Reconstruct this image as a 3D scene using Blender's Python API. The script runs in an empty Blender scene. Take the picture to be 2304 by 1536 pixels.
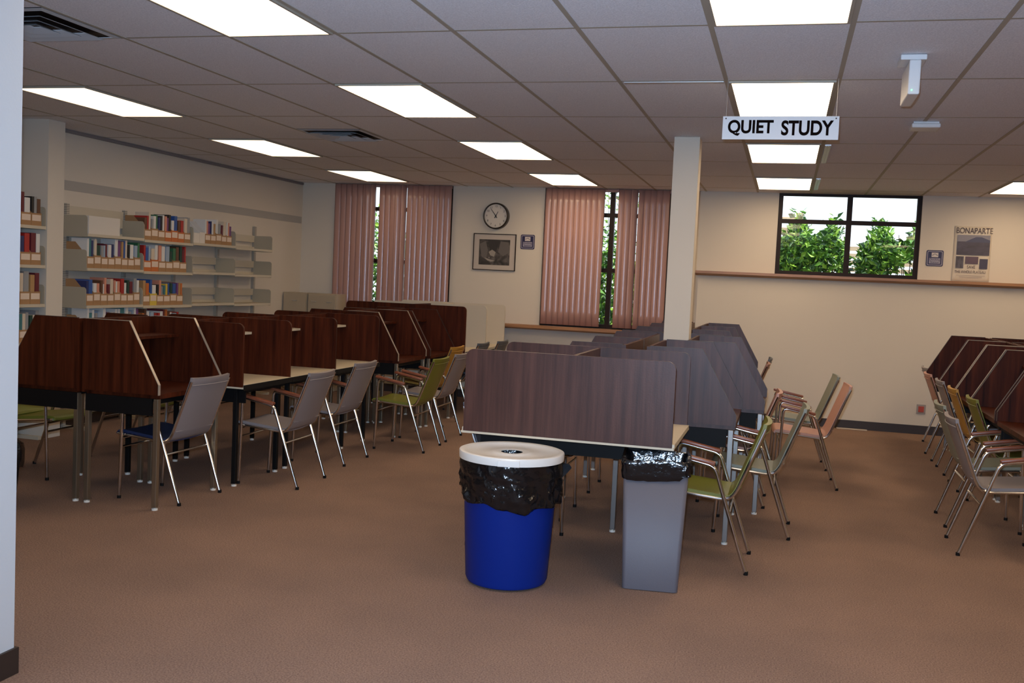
import bpy, bmesh, math, random
from mathutils import Vector, Matrix
S = bpy.context.scene
COL = S.collection
random.seed(7)
EYE, CEIL = 1.56, 2.74

# ------------------------------------------------------------------ camera
cd = bpy.data.cameras.new('camera'); cam = bpy.data.objects.new('camera', cd); COL.objects.link(cam)
rt = Vector((0.96328268, 0.26453852, 0.04588942)); up = Vector((-0.06049307, 0.04732033, 0.99704633)); fw = Vector((-0.26158566, 0.96321345, -0.0615856))
cam.matrix_world = Matrix(((rt.x, up.x, -fw.x, 0), (rt.y, up.y, -fw.y, 0), (rt.z, up.z, -fw.z, EYE), (0, 0, 0, 1)))
cd.sensor_width = 36; cd.lens = 2247.407 / 2304 * 36; cd.clip_end = 200
S.camera = cam
# ------------------------------------------------------------------ world, sun, flash, exposure
w = bpy.data.worlds.new('sky'); S.world = w; w.use_nodes = True
bg = w.node_tree.nodes['Background']; bg.inputs[0].default_value = (0.80, 0.90, 1.0, 1); bg.inputs[1].default_value = 1.5
sd = bpy.data.lights.new('sun', 'SUN'); sd.energy = 5.5; sd.angle = 0.01; sd.color = (1, .95, .85)
so = bpy.data.objects.new('sun', sd); COL.objects.link(so); so.rotation_euler = Vector((-0.62, 0.16, -0.75)).to_track_quat('-Z', 'Y').to_euler()
fd = bpy.data.lights.new('camera_flash', 'SPOT'); fd.energy = 760; fd.color = (.52, .72, 1.0); fd.shadow_soft_size = .02; fd.spot_size = math.radians(105); fd.spot_blend = 1
fo = bpy.data.objects.new('camera_flash', fd); COL.objects.link(fo); fo.location = (-.03, .03, EYE + .07); fo.rotation_euler = cam.matrix_world.to_euler()
LAMP = 7.0; LAMPCOL = (1.0, .75, .49)
vs = S.view_settings; vs.view_transform = 'Standard'; vs.look = 'None'; vs.gamma = 1; vs.use_curve_mapping = False; vs.exposure = 0.3
S.cycles.use_denoising = True
S.cycles.max_bounces = 8; S.cycles.diffuse_bounces = 5; S.cycles.sample_clamp_indirect = 6
S.cycles.caustics_reflective = False; S.cycles.caustics_refractive = False

# ------------------------------------------------------------------ materials
MATS = {}
def mat(name, col, rough=.6, metal=0, spec=.5, emit=None, estr=0, noise=None, bump=None, coat=0):
    if name in MATS: return MATS[name]
    m = bpy.data.materials.new(name); m.use_nodes = True; nt = m.node_tree; b = nt.nodes['Principled BSDF']
    b.inputs['Base Color'].default_value = (*col, 1); b.inputs['Roughness'].default_value = rough; b.inputs['Metallic'].default_value = metal
    b.inputs['Specular IOR Level'].default_value = spec; b.inputs['Coat Weight'].default_value = coat
    if emit: b.inputs['Emission Color'].default_value = (*emit, 1); b.inputs['Emission Strength'].default_value = estr
    if noise or bump:
        tc = nt.nodes.new('ShaderNodeTexCoord')
    if noise:                      # (scale xyz, colour a, colour b, lo, hi)
        sc, ca, cb, lo, hi = noise
        mp = nt.nodes.new('ShaderNodeMapping'); mp.inputs['Scale'].default_value = sc; nt.links.new(tc.outputs['Object'], mp.inputs[0])
        n = nt.nodes.new('ShaderNodeTexNoise'); n.inputs['Scale'].default_value = 1; n.inputs['Detail'].default_value = 5; n.inputs['Roughness'].default_value = .65; nt.links.new(mp.outputs[0], n.inputs[0])
        r = nt.nodes.new('ShaderNodeValToRGB'); r.color_ramp.elements[0].color = (*ca, 1); r.color_ramp.elements[1].color = (*cb, 1)
        r.color_ramp.elements[0].position = lo; r.color_ramp.elements[1].position = hi
        nt.links.new(n.outputs[0], r.inputs[0]); nt.links.new(r.outputs[0], b.inputs['Base Color'])
    if bump:
        sc, st = bump
        n2 = nt.nodes.new('ShaderNodeTexNoise'); n2.inputs['Scale'].default_value = sc; n2.inputs['Detail'].default_value = 3; nt.links.new(tc.outputs['Object'], n2.inputs[0])
        bp = nt.nodes.new('ShaderNodeBump'); bp.inputs['Strength'].default_value = st; bp.inputs['Distance'].default_value = .01
        nt.links.new(n2.outputs[0], bp.inputs['Height']); nt.links.new(bp.outputs[0], b.inputs['Normal'])
    MATS[name] = m; return m

def carpet_mat():
    m = bpy.data.materials.new('carpet'); m.use_nodes = True; nt = m.node_tree; b = nt.nodes['Principled BSDF']; N = nt.nodes.new; L = nt.links.new
    tc = N('ShaderNodeTexCoord')
    n1 = N('ShaderNodeTexNoise'); n1.inputs['Scale'].default_value = 140; n1.inputs['Detail'].default_value = 4; L(tc.outputs['Object'], n1.inputs[0])
    n2 = N('ShaderNodeTexNoise'); n2.inputs['Scale'].default_value = 1.3; n2.inputs['Detail'].default_value = 4; L(tc.outputs['Object'], n2.inputs[0])
    r1 = N('ShaderNodeValToRGB'); r1.color_ramp.elements[0].position = .35; r1.color_ramp.elements[1].position = .65
    r1.color_ramp.elements[0].color = (.172, .108, .082, 1); r1.color_ramp.elements[1].color = (.30, .20, .155, 1); L(n1.outputs[0], r1.inputs[0])
    r2 = N('ShaderNodeValToRGB'); r2.color_ramp.elements[0].position = .3; r2.color_ramp.elements[1].position = .7
    r2.color_ramp.elements[0].color = (.86, .86, .86, 1); r2.color_ramp.elements[1].color = (1.08, 1.06, 1.02, 1); L(n2.outputs[0], r2.inputs[0])
    mx = N('ShaderNodeMixRGB'); mx.blend_type = 'MULTIPLY'; mx.inputs[0].default_value = 1; L(r1.outputs[0], mx.inputs[1]); L(r2.outputs[0], mx.inputs[2]); L(mx.outputs[0], b.inputs['Base Color'])
    bp = N('ShaderNodeBump'); bp.inputs['Strength'].default_value = .5; bp.inputs['Distance'].default_value = .01; L(n1.outputs[0], bp.inputs['Height']); L(bp.outputs[0], b.inputs['Normal'])
    b.inputs['Roughness'].default_value = .95; b.inputs['Specular IOR Level'].default_value = .15
    return m
CARPET = carpet_mat()
WALL = mat('cream_wall_paint', (.66, .59, .49), .75, bump=(90, .04))
NEARWALL = mat('white_wall_paint', (.52, .535, .55), .7, bump=(90, .04))
TILE = mat('ceiling_tile', (.7, .7, .72), .95, spec=.1, noise=((120, 120, 120), (.70, .71, .75), (.88, .89, .93), .35, .65), bump=(160, .25))
TBAR = mat('ceiling_bar', (.40, .36, .29), .6)
DARKBASE = mat('baseboard_brown', (.028, .017, .013), .5)
OAK = mat('oak_ledge', (.30, .15, .07), .4, noise=((3, 60, 60), (.25, .115, .048), (.40, .20, .09), .3, .7))
BAND = mat('taupe_band', (.40, .375, .335), .7)
FRAMEDARK = mat('dark_window_frame', (.020, .009, .005), .5, spec=.2)
ALU = mat('aluminium', (.62, .62, .62), .4, metal=.8)
WALNUT = mat('walnut_laminate', (.08, .035, .022), .42, spec=.4, noise=((26, 26, 1.3), (.036, .0125, .008), (.088, .034, .023), .32, .68), bump=(120, .03))
WALNUTD = mat('red_walnut_laminate', (.07, .02, .01), .5, spec=.16, noise=((26, 26, 1.3), (.017, .0026, .0008), (.085, .0170, .005), .30, .70), bump=(120, .03))
CREAMTOP = mat('cream_laminate', (.58, .50, .37), .4)
CREAMPANEL = mat('cream_panel', (.56, .49, .38), .5)
EDGE = mat('light_edge_banding', (.40, .33, .26), .3, metal=.3)
EDGED = mat('brown_edge_banding', (.045, .022, .015), .45)
BLACK = mat('black_painted_steel', (.0045, .004, .004), .6, spec=.18)
LEGTAN = mat('brass_tinted_steel', (.34, .28, .2), .32, metal=.85)
LEGGREY = mat('grey_steel', (.30, .28, .26), .34, metal=.85)
GLIDE = mat('nylon_glide', (.72, .68, .6), .4)
CHROME = mat('chrome', (.66, .64, .62), .16, metal=1)
ARMWOOD = mat('armrest_wood', (.20, .06, .03), .35, noise=((8, 80, 80), (.15, .04, .02), (.27, .09, .045), .3, .7))
FAB = {'grey': mat('grey_vinyl', (.235, .205, .205), .5), 'green': mat('olive_green_vinyl', (.16, .16, .018), .45), 'sage': mat('sage_grey_vinyl', (.22, .225, .17), .5),
       'pink': mat('dusty_pink_vinyl', (.46, .235, .17), .5), 'gold': mat('mustard_vinyl', (.40, .21, .03), .5), 'navy': mat('navy_vinyl', (.012, .022, .07), .55), 'slate': mat('slate_vinyl', (.09, .10, .12), .5), 'rust': mat('rust_vinyl', (.30, .13, .08), .5)}
BLUE = mat('blue_plastic', (.0005, .017, .19), .5, spec=.25, bump=(60, .03))
GREYP = mat('grey_plastic', (.098, .090, .106), .55, bump=(200, .06))
BAG = mat('black_bin_liner', (.004, .004, .005), .17, spec=.6, bump=(22, .7))
LID = mat('white_plastic', (.72, .69, .64), .35)
VANE = mat('dusty_pink_vane', (.43, .245, .205), .26, spec=.55, bump=(40, .03))
STEELP = mat('beige_shelf_steel', (.54, .475, .36), .5)
STEELG = mat('greige_bracket_steel', (.41, .36, .265), .5)
CARD = mat('brown_cardboard', (.36, .20, .09), .8)
PAPER = mat('label_paper', (.72, .58, .46), .8)
WHITE = mat('white_card', (.68, .63, .56), .7)
FILEB = mat('beige_cabinet_steel', (.42, .34, .235), .45)
WHITEP = mat('white_device_plastic', (.7, .7, .7), .4)
LAMPM = mat('diffuser', (.9, .88, .8), .5, emit=LAMPCOL, estr=LAMP)
LAMPDIM = mat('diffuser_dimmed', (.9, .88, .8), .5, emit=LAMPCOL, estr=LAMP * .38)  # emission lowered on the bookshelf-side panels to keep the left wall darker

def slot_mat():
    m = bpy.data.materials.new('slotted_steel'); m.use_nodes = True; nt = m.node_tree; b = nt.nodes['Principled BSDF']
    tc = nt.nodes.new('ShaderNodeTexCoord'); wv = nt.nodes.new('ShaderNodeTexWave'); wv.bands_direction = 'Z'; wv.inputs['Scale'].default_value = 20
    nt.links.new(tc.outputs['Object'], wv.inputs[0]); r = nt.nodes.new('ShaderNodeValToRGB'); r.color_ramp.interpolation = 'CONSTANT'
    r.color_ramp.elements[0].color = (.16, .14, .115, 1); r.color_ramp.elements[1].color = (.50, .455, .375, 1); r.color_ramp.elements[1].position = .28
    nt.links.new(wv.outputs[0], r.inputs[0]); nt.links.new(r.outputs[0], b.inputs['Base Color']); b.inputs['Roughness'].default_value = .5
    return m
SLOT = slot_mat()

# ------------------------------------------------------------------ mesh helpers
def box(bm, x0, x1, y0, y1, z0, z1, bev=0):
    r = bmesh.ops.create_cube(bm, size=1)
    vs_ = r['verts']
    for v in vs_:
        v.co = Vector(((x0 + x1) / 2 + v.co.x * (x1 - x0), (y0 + y1) / 2 + v.co.y * (y1 - y0), (z0 + z1) / 2 + v.co.z * (z1 - z0)))
    if bev:
        es = list({e for v in vs_ for e in v.link_edges})
        bmesh.ops.bevel(bm, geom=es, offset=bev, segments=2, affect='EDGES', profile=.5)
def prism(bm, pts, axis, a0, a1):
    def P(p, a): return {'y': (p[0], a, p[1]), 'x': (a, p[0], p[1]), 'z': (p[0], p[1], a)}[axis]
    A = [bm.verts.new(P(p, a0)) for p in pts]; B = [bm.verts.new(P(p, a1)) for p in pts]
    fs = [bm.faces.new(A), bm.faces.new(B)]; n = len(pts)
    for i in range(n): fs.append(bm.faces.new((A[i], A[(i + 1) % n], B[(i + 1) % n], B[i])))
    bmesh.ops.recalc_face_normals(bm, faces=fs)
def fillet(pts, r, n=5):
    pts = [Vector(p) for p in pts]; out = [pts[0]]
    for a, b, c in zip(pts, pts[1:], pts[2:]):
        u = (a - b); v = (c - b); k = min(r, u.length * .49, v.length * .49); p = b + u.normalized() * k; q = b + v.normalized() * k
        for i in range(n + 1):
            t = i / n; out.append((1 - t) ** 2 * p + 2 * t * (1 - t) * b + t * t * q)
    out.append(pts[-1]); return out
def tube(bm, pts, r, seg=8):
    pts = [Vector(p) for p in pts]; rings = []; n = len(pts); up_ = None; fs = []
    for i, p in enumerate(pts):
        t = (pts[min(i + 1, n - 1)] - pts[max(i - 1, 0)]).normalized()
        if up_ is None: up_ = t.orthogonal().normalized()
        up_ = (up_ - t * up_.dot(t)).normalized(); s = t.cross(up_)
        rr = r[i] if isinstance(r, (list, tuple)) else r
        rings.append([bm.verts.new(p + (up_ * math.cos(2 * math.pi * k / seg) + s * math.sin(2 * math.pi * k / seg)) * rr) for k in range(seg)])
    for A, B in zip(rings, rings[1:]):
        for k in range(seg): fs.append(bm.faces.new((A[k], A[(k + 1) % seg], B[(k + 1) % seg], B[k])))
    fs.append(bm.faces.new(rings[0])); fs.append(bm.faces.new(rings[-1])); bmesh.ops.recalc_face_normals(bm, faces=fs)
def lathe(bm, prof, seg=48, warp=None, close=False):
    rings = []; fs = []
    for r, z in prof:
        ring = []
        for k in range(seg):
            a = 2 * math.pi * k / seg; p = Vector((r * math.cos(a), r * math.sin(a), z))
            if warp: p = warp(p, a)
            ring.append(bm.verts.new(p))
        rings.append(ring)
    prs = list(zip(rings, rings[1:])) + ([(rings[-1], rings[0])] if close else [])
    for A, B in prs:
        for k in range(seg): fs.append(bm.faces.new((A[k], A[(k + 1) % seg], B[(k + 1) % seg], B[k])))
    bmesh.ops.recalc_face_normals(bm, faces=fs); return rings
def cyl(bm, c, r, z0, z1, seg=24, axis='z'):
    pts = [(c[0] + r * math.cos(2 * math.pi * k / seg), c[1] + r * math.sin(2 * math.pi * k / seg)) for k in range(seg)]
    prism(bm, pts, axis, z0, z1)
def rrect(x0, x1, z0, z1, r, n=5, corners=(1, 1, 1, 1)):
    out = []
    for (cx, cz, a0, f) in ((x1 - r, z0 + r, -90, corners[0]), (x1 - r, z1 - r, 0, corners[1]), (x0 + r, z1 - r, 90, corners[2]), (x0 + r, z0 + r, 180, corners[3])):
        if f:
            for i in range(n + 1):
                a = math.radians(a0 + 90 * i / n); out.append((cx + r * math.cos(a), cz + r * math.sin(a)))
        else:
            a = math.radians(a0 + 45); out.append((cx + r * math.copysign(1, math.cos(a)), cz + r * math.copysign(1, math.sin(a))))
    return out
def BM(): return bmesh.new()
def mesh_of(name, bm, m, smooth=False):
    me = bpy.data.meshes.new(name); bm.to_mesh(me); bm.free(); me.materials.append(m)
    if smooth:
        for p in me.polygons: p.use_smooth = True
        try: me.set_sharp_from_angle(angle=math.radians(40))
        except Exception: pass
    return me
def link(name, me, parent=None, label=None):
    o = bpy.data.objects.new(name, me); COL.objects.link(o)
    if parent: o.parent = parent
    if label: o['label'] = label
    return o
def part(name, bm, m, parent=None, smooth=False, label=None): return link(name, mesh_of(name, bm, m, smooth), parent, label)
def boxpart(name, m, parent, *a, bev=0, label=None):
    b = BM(); box(b, *a, bev=bev); return part(name, b, m, parent, label=label)
def tag(o, label, cat, group=None):
    o['label'] = label; o['category'] = cat
    if group: o['group'] = group
    return o
def thing(name, label, cat, loc=(0, 0, 0), rz=0, group=None):
    o = bpy.data.objects.new(name, None); COL.objects.link(o); o.empty_display_size = .1
    o.location = loc; o.rotation_euler = (0, 0, rz); return tag(o, label, cat, group)
def struct(name, bm, m, smooth=False):
    o = part(name, bm, m, None, smooth); o['kind'] = 'structure'; return o
def dup(root, loc, rz, label, group=None):
    r = root.copy(); COL.objects.link(r); r.location = loc; r.rotation_euler = (0, 0, rz); r['label'] = label
    if group: r['group'] = group
    for ch in root.children:
        c = ch.copy(); COL.objects.link(c); c.parent = r
        for g in ch.children:
            d = g.copy(); COL.objects.link(d); d.parent = c
    return r
DG = None
def text(name, body, size, m, parent, M, depth=.001, sx=1.0, align='CENTER', label=None, bold=0, fit=None):
    cu = bpy.data.curves.new(name, 'FONT'); cu.body = body; cu.size = size; cu.align_x = align; cu.align_y = 'CENTER'; cu.extrude = depth; cu.offset = bold
    t = bpy.data.objects.new(name, cu); COL.objects.link(t)
    bpy.context.view_layer.update()
    me = bpy.data.meshes.new_from_object(t.evaluated_get(bpy.context.evaluated_depsgraph_get()))
    bpy.data.objects.remove(t); bpy.data.curves.remove(cu)
    if fit:
        xs_ = [v.co.x for v in me.vertices]; ys_ = [v.co.y for v in me.vertices]
        kx, ky = fit[0] / (max(xs_) - min(xs_)), fit[1] / (max(ys_) - min(ys_)); me.transform(Matrix.Diagonal((kx, ky, 1, 1)) @ Matrix.Translation((-(max(xs_) + min(xs_)) / 2, -(max(ys_) + min(ys_)) / 2, 0)))
    me.transform(M @ Matrix.Diagonal((sx, 1, 1, 1))); me.name = name
    me.materials.clear(); me.materials.append(m)
    return link(name, me, parent, label)
def FACE(x, y, z):      # text facing -Y at a point
    return Matrix.Translation((x, y, z)) @ Matrix.Rotation(math.pi / 2, 4, 'X')

# ------------------------------------------------------------------ room
YW = 12.4; XL = -6.4; XR = 6.5; YR = -2.6
b = BM(); box(b, XL - .2, XR + .2, YR - .2, YW + .2, -.1, 0); struct('floor', b, CARPET)
W1 = (-5.92, -4.25, 1.0); W2 = (-3.02, -1.40, 1.0); W3 = (-.15, 1.45, 1.77)
b = BM()
def wb(x0, x1, z0, z1): box(b, x0, x1, YW, YW + .2, z0, z1)
wb(XL - .2, W1[0], 0, CEIL); wb(W1[0], W1[1], 0, 1.0); wb(W1[1], W2[0], 0, CEIL); wb(W2[0], W2[1], 0, 1.0); wb(W2[1], W3[0], 0, CEIL); wb(W3[0], W3[1], 0, 1.77); wb(W3[1], XR + .2, 0, CEIL)
struct('wall_back', b, WALL)
b = BM(); box(b, -1.04, XR, 12.29, YW - .001, 0, 1.72); o = struct('wall_back_lower', b, WALL)
b = BM(); box(b, -.478, -.47, 12.285, 12.2895, .1, 1.715); struct('trim_5', b, WALL)
b = BM(); box(b, XL - .2, XL, YR - .2, YW, 0, CEIL); struct('wall_left', b, WALL)
b = BM(); box(b, XR, XR + .2, YR, YW, 0, CEIL); struct('wall_right', b, WALL)
b = BM(); box(b, XL, XR, YR - .2, YR, 0, CEIL); struct('wall_rear', b, WALL)
b = BM(); box(b, -2.9, -2.71, YR, 3.06, 0, CEIL); struct('wall_partition', b, NEARWALL)
b = BM(); box(b, -2.912, -2.698, YR, 3.072, 0, .1); struct('baseboard_partition', b, DARKBASE)
b = BM(); box(b, -1.04, XR, 12.275, 12.2895, 0, .1); box(b, XL, -1.04, 12.385, 12.3995, 0, .1); struct('baseboard_back', b, DARKBASE)
b = BM(); box(b, XL + .0005, XL + .015, 3.2, 7.2, 0, .1); box(b, XL + .0005, XL + .015, 7.44, 12.38, 0, .1); struct('baseboard_left', b, DARKBASE)
# oak ledge over the thick lower wall and the window sill
b = BM(); prism(b, [(12.21, 1.745), (12.21, 1.775), (12.44, 1.775), (12.44, 1.72), (12.25, 1.72)], 'x', -1.07, XR - .001); struct('trim_1', b, OAK)
b = BM(); prism(b, [(12.21, .965), (12.21, 1.0), (12.46, 1.0), (12.46, .945), (12.25, .945)], 'x', XL + .001, -1.075); struct('trim_2', b, OAK)
b = BM(); box(b, XL + .0005, XL + .004, 3.2, 12.38, 2.19, 2.28); struct('trim_3', b, BAND)
b = BM(); box(b, XL + .0005, XL + .02, 7.44, 12.38, 2.708, 2.736); struct('wall_left_strip', b, mat('dark_taupe_strip', (.22, .19, .185), .7))  # plain dark strip along the top edge of the left wall
b = BM(); box(b, XL + .0005, -6.12, 7.22, 7.42, 0, CEIL); struct('wall_left_pilaster', b, WALL)
b = BM(); box(b, -.92, -.72, 7.97, 8.16, 0, CEIL - .001, bev=.004); struct('column', b, WALL)
# ceiling slab with a T-bar grid of 2x4 ft cells
GX, GY, CW, CD = -.3995, 4.6195, .6096, 1.2192
gx = lambda i: GX + i * CW
gy = lambda j: GY + j * CD
b = BM(); box(b, XL - .2, XR + .2, YR - .2, YW + .2, CEIL, CEIL + .1); ceil = struct('ceiling', b, TILE)
b = BM()
for i in range(-9, 12): box(b, gx(i) - .012, gx(i) + .012, YR, YW - .001, CEIL - .003, CEIL - .0005)
for j in range(-5, 7): box(b, XL, XR, gy(j) - .011, gy(j) + .011, CEIL - .0012, CEIL - .0005)
struct('trim_4', b, TBAR)

# ------------------------------------------------------------------ windows
def window(n, x0, x1, z0, mull, trans):
    b = BM(); y0, y1 = 12.43, 12.49; t = .05
    box(b, x0, x0 + t, y0, y1, z0, CEIL); box(b, x1 - t, x1, y0, y1, z0, CEIL); box(b, x0 + t, x1 - t, y0, y1, z0, z0 + t); box(b, x0 + t, x1 - t, y0, y1, CEIL - .03, CEIL - .001)
    for m in mull: box(b, m - .03, m + .03, y0, y1, z0 + t, CEIL - .03)
    for z in trans: box(b, x0 + t, x1 - t, y0 + .003, y1 - .003, z - .025, z + .025)
    o = struct('window_%d' % n, b, FRAMEDARK)
    g = bpy.data.materials.get('window_glass')
    if not g:
        g = bpy.data.materials.new('window_glass'); g.use_nodes = True; nt = g.node_tree; nt.nodes.remove(nt.nodes['Principled BSDF'])
        tr = nt.nodes.new('ShaderNodeBsdfTransparent'); gl = nt.nodes.new('ShaderNodeBsdfGlossy'); gl.inputs['Roughness'].default_value = .02; mx = nt.nodes.new('ShaderNodeMixShader'); fr = nt.nodes.new('ShaderNodeFresnel'); fr.inputs[0].default_value = 1.3
        nt.links.new(fr.outputs[0], mx.inputs[0]); nt.links.new(tr.outputs[0], mx.inputs[1]); nt.links.new(gl.outputs[0], mx.inputs[2]); nt.links.new(mx.outputs[0], nt.nodes['Material Output'].inputs[0])
    boxpart('glass_pane', g, o, x0 + t, x1 - t, 12.457, 12.463, z0 + t, CEIL - .03)
    return o
window(1, W1[0], W1[1], 1.0, [-5.08], [2.42, 1.73])
window(2, W2[0], W2[1], 1.0, [-2.155], [2.42, 1.73])
window(3, W3[0], W3[1], 1.77, [.66], [2.41])

# ------------------------------------------------------------------ vertical blinds
def blind(x0, x1, spec, label, yb=12.33):
    t = thing('vertical_blind', label, 'blind', ((x0 + x1) / 2, yb, 1.01), 0, 'pink vertical blinds')
    cx = (x0 + x1) / 2
    boxpart('headrail', VANE, t, x0 - cx, x1 - cx, .026, .055, CEIL - 1.01 - .04, CEIL - 1.01 - .006)
    for (x, ang) in spec:
        b = BM(); n = 6; wd = .092; z0, z1 = .012, CEIL - 1.01 - .008; a = math.radians(ang); ca, sa = math.cos(a), math.sin(a)
        zs = [z0 + (z1 - z0) * k / 10 for k in range(11)]; ph = random.uniform(0, 6); cols = []
        for i in range(n + 1):
            u = (i / n - .5) * wd; v = -.010 * (1 - (2 * i / n - 1) ** 2)
            c = []
            for z in zs:
                tw = .006 * math.sin(z * 2.2 + ph)
                c.append(b.verts.new((x - cx + u * ca - v * sa, u * sa + v * ca + tw * .3, z)))
            cols.append(c)
        for A, B in zip(cols, cols[1:]):
            for k in range(10): b.faces.new((A[k], B[k], B[k + 1], A[k + 1]))
        o = part('vane', b, VANE, t, smooth=True)
        md = o.modifiers.new('thickness', 'SOLIDIFY'); md.thickness = .0012
    return t
rj = lambda a: random.uniform(-a, a)
sp = [(-5.84 + .079 * k, 8 + rj(5)) for k in range(6)] + [(-5.405, 30), (-5.335, 64)] + [(-5.20, 12), (-5.125, 8), (-5.05, 6), (-4.985, 25), (-4.90, 58)] + [(-4.81 + .074 * k, 14 + rj(3)) for k in range(8)]
blind(-5.90, -4.255, sp, 'dusty pink vertical blind hanging between the beige cabinets and the clock, two narrow gaps')
sp = [(-2.945 + .0735 * k, 14 + rj(3)) for k in range(10)] + [(-2.02 + .0735 * k, 14 + rj(4)) for k in range(2)] + [(-1.865, 34), (-1.775, 30)] + [(-1.70 + .0735 * k, 14 + rj(3)) for k in range(4)]
blind(-2.99, -1.405, sp, 'dusty pink vertical blind beside the white column, parted around a dark mullion')

# ------------------------------------------------------------------ ceiling lights
def light_at(i, j, label, slot=False, dim=False):
    x0, x1, y0, y1 = gx(i) + .014, gx(i + 1) - .014, gy(j) + .014, gy(j + 1) - .014
    cx, cy = (x0 + x1) / 2, (y0 + y1) / 2
    t = thing('ceiling_light', label, 'ceiling light', (cx, cy, CEIL - .012), 0, 'fluorescent ceiling panels')
    hx, hy = (x1 - x0) / 2, (y1 - y0) / 2
    b = BM(); k = .014
    box(b, -hx, hx, -hy, -hy + k, 0, .0115); box(b, -hx, hx, hy - k, hy, 0, .0115); box(b, -hx, -hx + k, -hy + k, hy - k, 0, .0115); box(b, hx - k, hx, -hy + k, hy - k, 0, .0115)
    part('frame', b, TBAR, t)
    boxpart('diffuser', LAMPDIM if i == -8 else LAMPM, t, -hx + k, hx - k, -hy + k, hy - k, .003, .0112)
    if slot:
        b = BM(); box(b, hx + .03, hx + .075, -hy + .05, hy - .05, .002, .0115)
        for q in (.042, .056): box(b, hx + q - .002, hx + q + .002, -hy + .06, hy - .06, -.002, .003)
        part('air_slot', b, ALU, t)
    return t
RN = {-1: 'nearest', 1: 'second', 3: 'third', 5: 'farthest'}
for j in (-1, 1, 3, 5):
    light_at(0, j, '%s ceiling light panel in the row over the hanging sign and white column' % RN[j], j >= 3)
    light_at(-4, j, '%s ceiling light panel in the row running towards the wall clock' % RN[j])
    if j > 0: light_at(-8, j, '%s ceiling light panel in the row along the bookshelves' % {1: 'nearest', 3: 'middle', 5: 'farthest'}[j])
    if j == 5: light_at(4, j, 'ceiling light panel above the paper poster, cut by the photo edge')
for (i, j) in ((4, -1), (4, 1), (4, 3), (8, 1), (8, 5), (0, -4), (-4, -4), (4, -4), (-8, -1)):
    light_at(i, j, 'ceiling light panel in the part of the room outside the picture')
# lay-in strip of a lifted tile
tag(boxpart('ceiling_strip', ALU, None, -.985, -.415, gy(1) + .012, gy(1) + .055, CEIL - .006, CEIL - .0006), 'thin pale metal strip along a ceiling tile edge left of the hanging sign', 'strip')

VENTP = mat('pale_vent_paint', (.52, .55, .58), .35)
def diffuser(i, j0, label):
    x0, y0 = gx(i) + .012, j0 + .012; h = CW / 2 - .012
    t = thing('air_diffuser', label, 'air vent', (x0 + h, y0 + h, CEIL - .006), 0, 'square ceiling air diffusers')
    def ring(b, r0, z0, r1, z1, th=.004):
        A = [(-r0, -r0, z0), (r0, -r0, z0), (r0, r0, z0), (-r0, r0, z0)]; B_ = [(-r1, -r1, z1), (r1, -r1, z1), (r1, r1, z1), (-r1, r1, z1)]
        va = [b.verts.new(p) for p in A]; vb = [b.verts.new(p) for p in B_]; vc = [b.verts.new((p[0] * (1 - th / r0), p[1] * (1 - th / r0), p[2] + th)) for p in A]; vd = [b.verts.new((p[0] * (1 - th / r1), p[1] * (1 - th / r1), p[2] + th)) for p in B_]
        fs = []
        for q in range(4):
            n = (q + 1) % 4
            fs += [b.faces.new((va[q], va[n], vb[n], vb[q])), b.faces.new((vc[q], vd[q], vd[n], vc[n])), b.faces.new((va[q], vc[q], vc[n], va[n])), b.faces.new((vb[q], vb[n], vd[n], vd[q]))]
        bmesh.ops.recalc_face_normals(b, faces=fs)
    b = BM(); box(b, -h, h, -h, h, .003, .0055); part('backing', b, FRAMEDARK, t)
    b = BM(); ring(b, h, .0, h - .03, -.004); part('frame', b, VENTP, t)
    for (a, c) in ((.235, .17), (.155, .10), (.085, .035)):
        b = BM(); ring(b, a, -.022, c, -.002); part('louvre', b, VENTP, t)
    return t
diffuser(-6, gy(-.5), 'square metal ceiling diffuser beside the white wall edge, nearest the camera')
diffuser(-6, gy(2.5), 'square metal ceiling diffuser between two rows of light panels, farther away')

# ------------------------------------------------------------------ hanging sign, detectors
t = thing('hanging_sign', 'white hanging sign reading QUIET STUDY in black capitals', 'sign', (-.09, 5.78, 2.402), math.radians(-1.0))
boxpart('board', mat('sign_white', (.66, .66, .67), .4), t, -.312, .312, -.004, .004, 0, .128, bev=.001)
SIGNINK = mat('sign_ink', (.006, .003, .0025), .9, spec=.05)
text('lettering', 'QUIET', .117, SIGNINK, t, FACE(-.158, -.0055, .064), bold=.0035, fit=(.248, .088))
text('lettering', 'STUDY', .117, SIGNINK, t, FACE(.146, -.0055, .064), bold=.0035, fit=(.276, .083))
for s in (-1, 1):
    b = BM(); tube(b, [(s * .295, 0, .125), (s * .295, 0, CEIL - 2.402 - .006)], .0012, 6); part('wire', b, ALU, t)
    b = BM(); cyl(b, (s * .295, .116), .004, -.006, -.0035, 10, 'y'); part('eyelet', b, FRAMEDARK, t)
t = thing('ceiling_detector', 'white box-shaped detector hanging from the ceiling with a green light', 'detector', (.535, 5.2, 2.545))
boxpart('housing', WHITEP, t, -.027, .027, .03, .37, 0, .166, bev=.006)
boxpart('mounting_plate', WHITEP, t, -.068, .052, .034, .22, .1665, .192, bev=.004)
b = BM(); cyl(b, (-.010, .02), .0035, .027, .0305, 12, 'y'); part('indicator_light', b, mat('green_led', (.1, .8, .2), .3, emit=(.2, 1, .3), estr=2), t)
t = thing('smoke_detector', 'flat white ceiling box on a grid bar behind the hanging detector', 'detector', (.83, 7.28, 2.695))
boxpart('housing', WHITEP, t, -.09, .09, -.09, .09, 0, .03, bev=.008); boxpart('mounting_plate', WHITEP, t, -.08, .08, -.08, .08, .03, .041)

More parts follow.
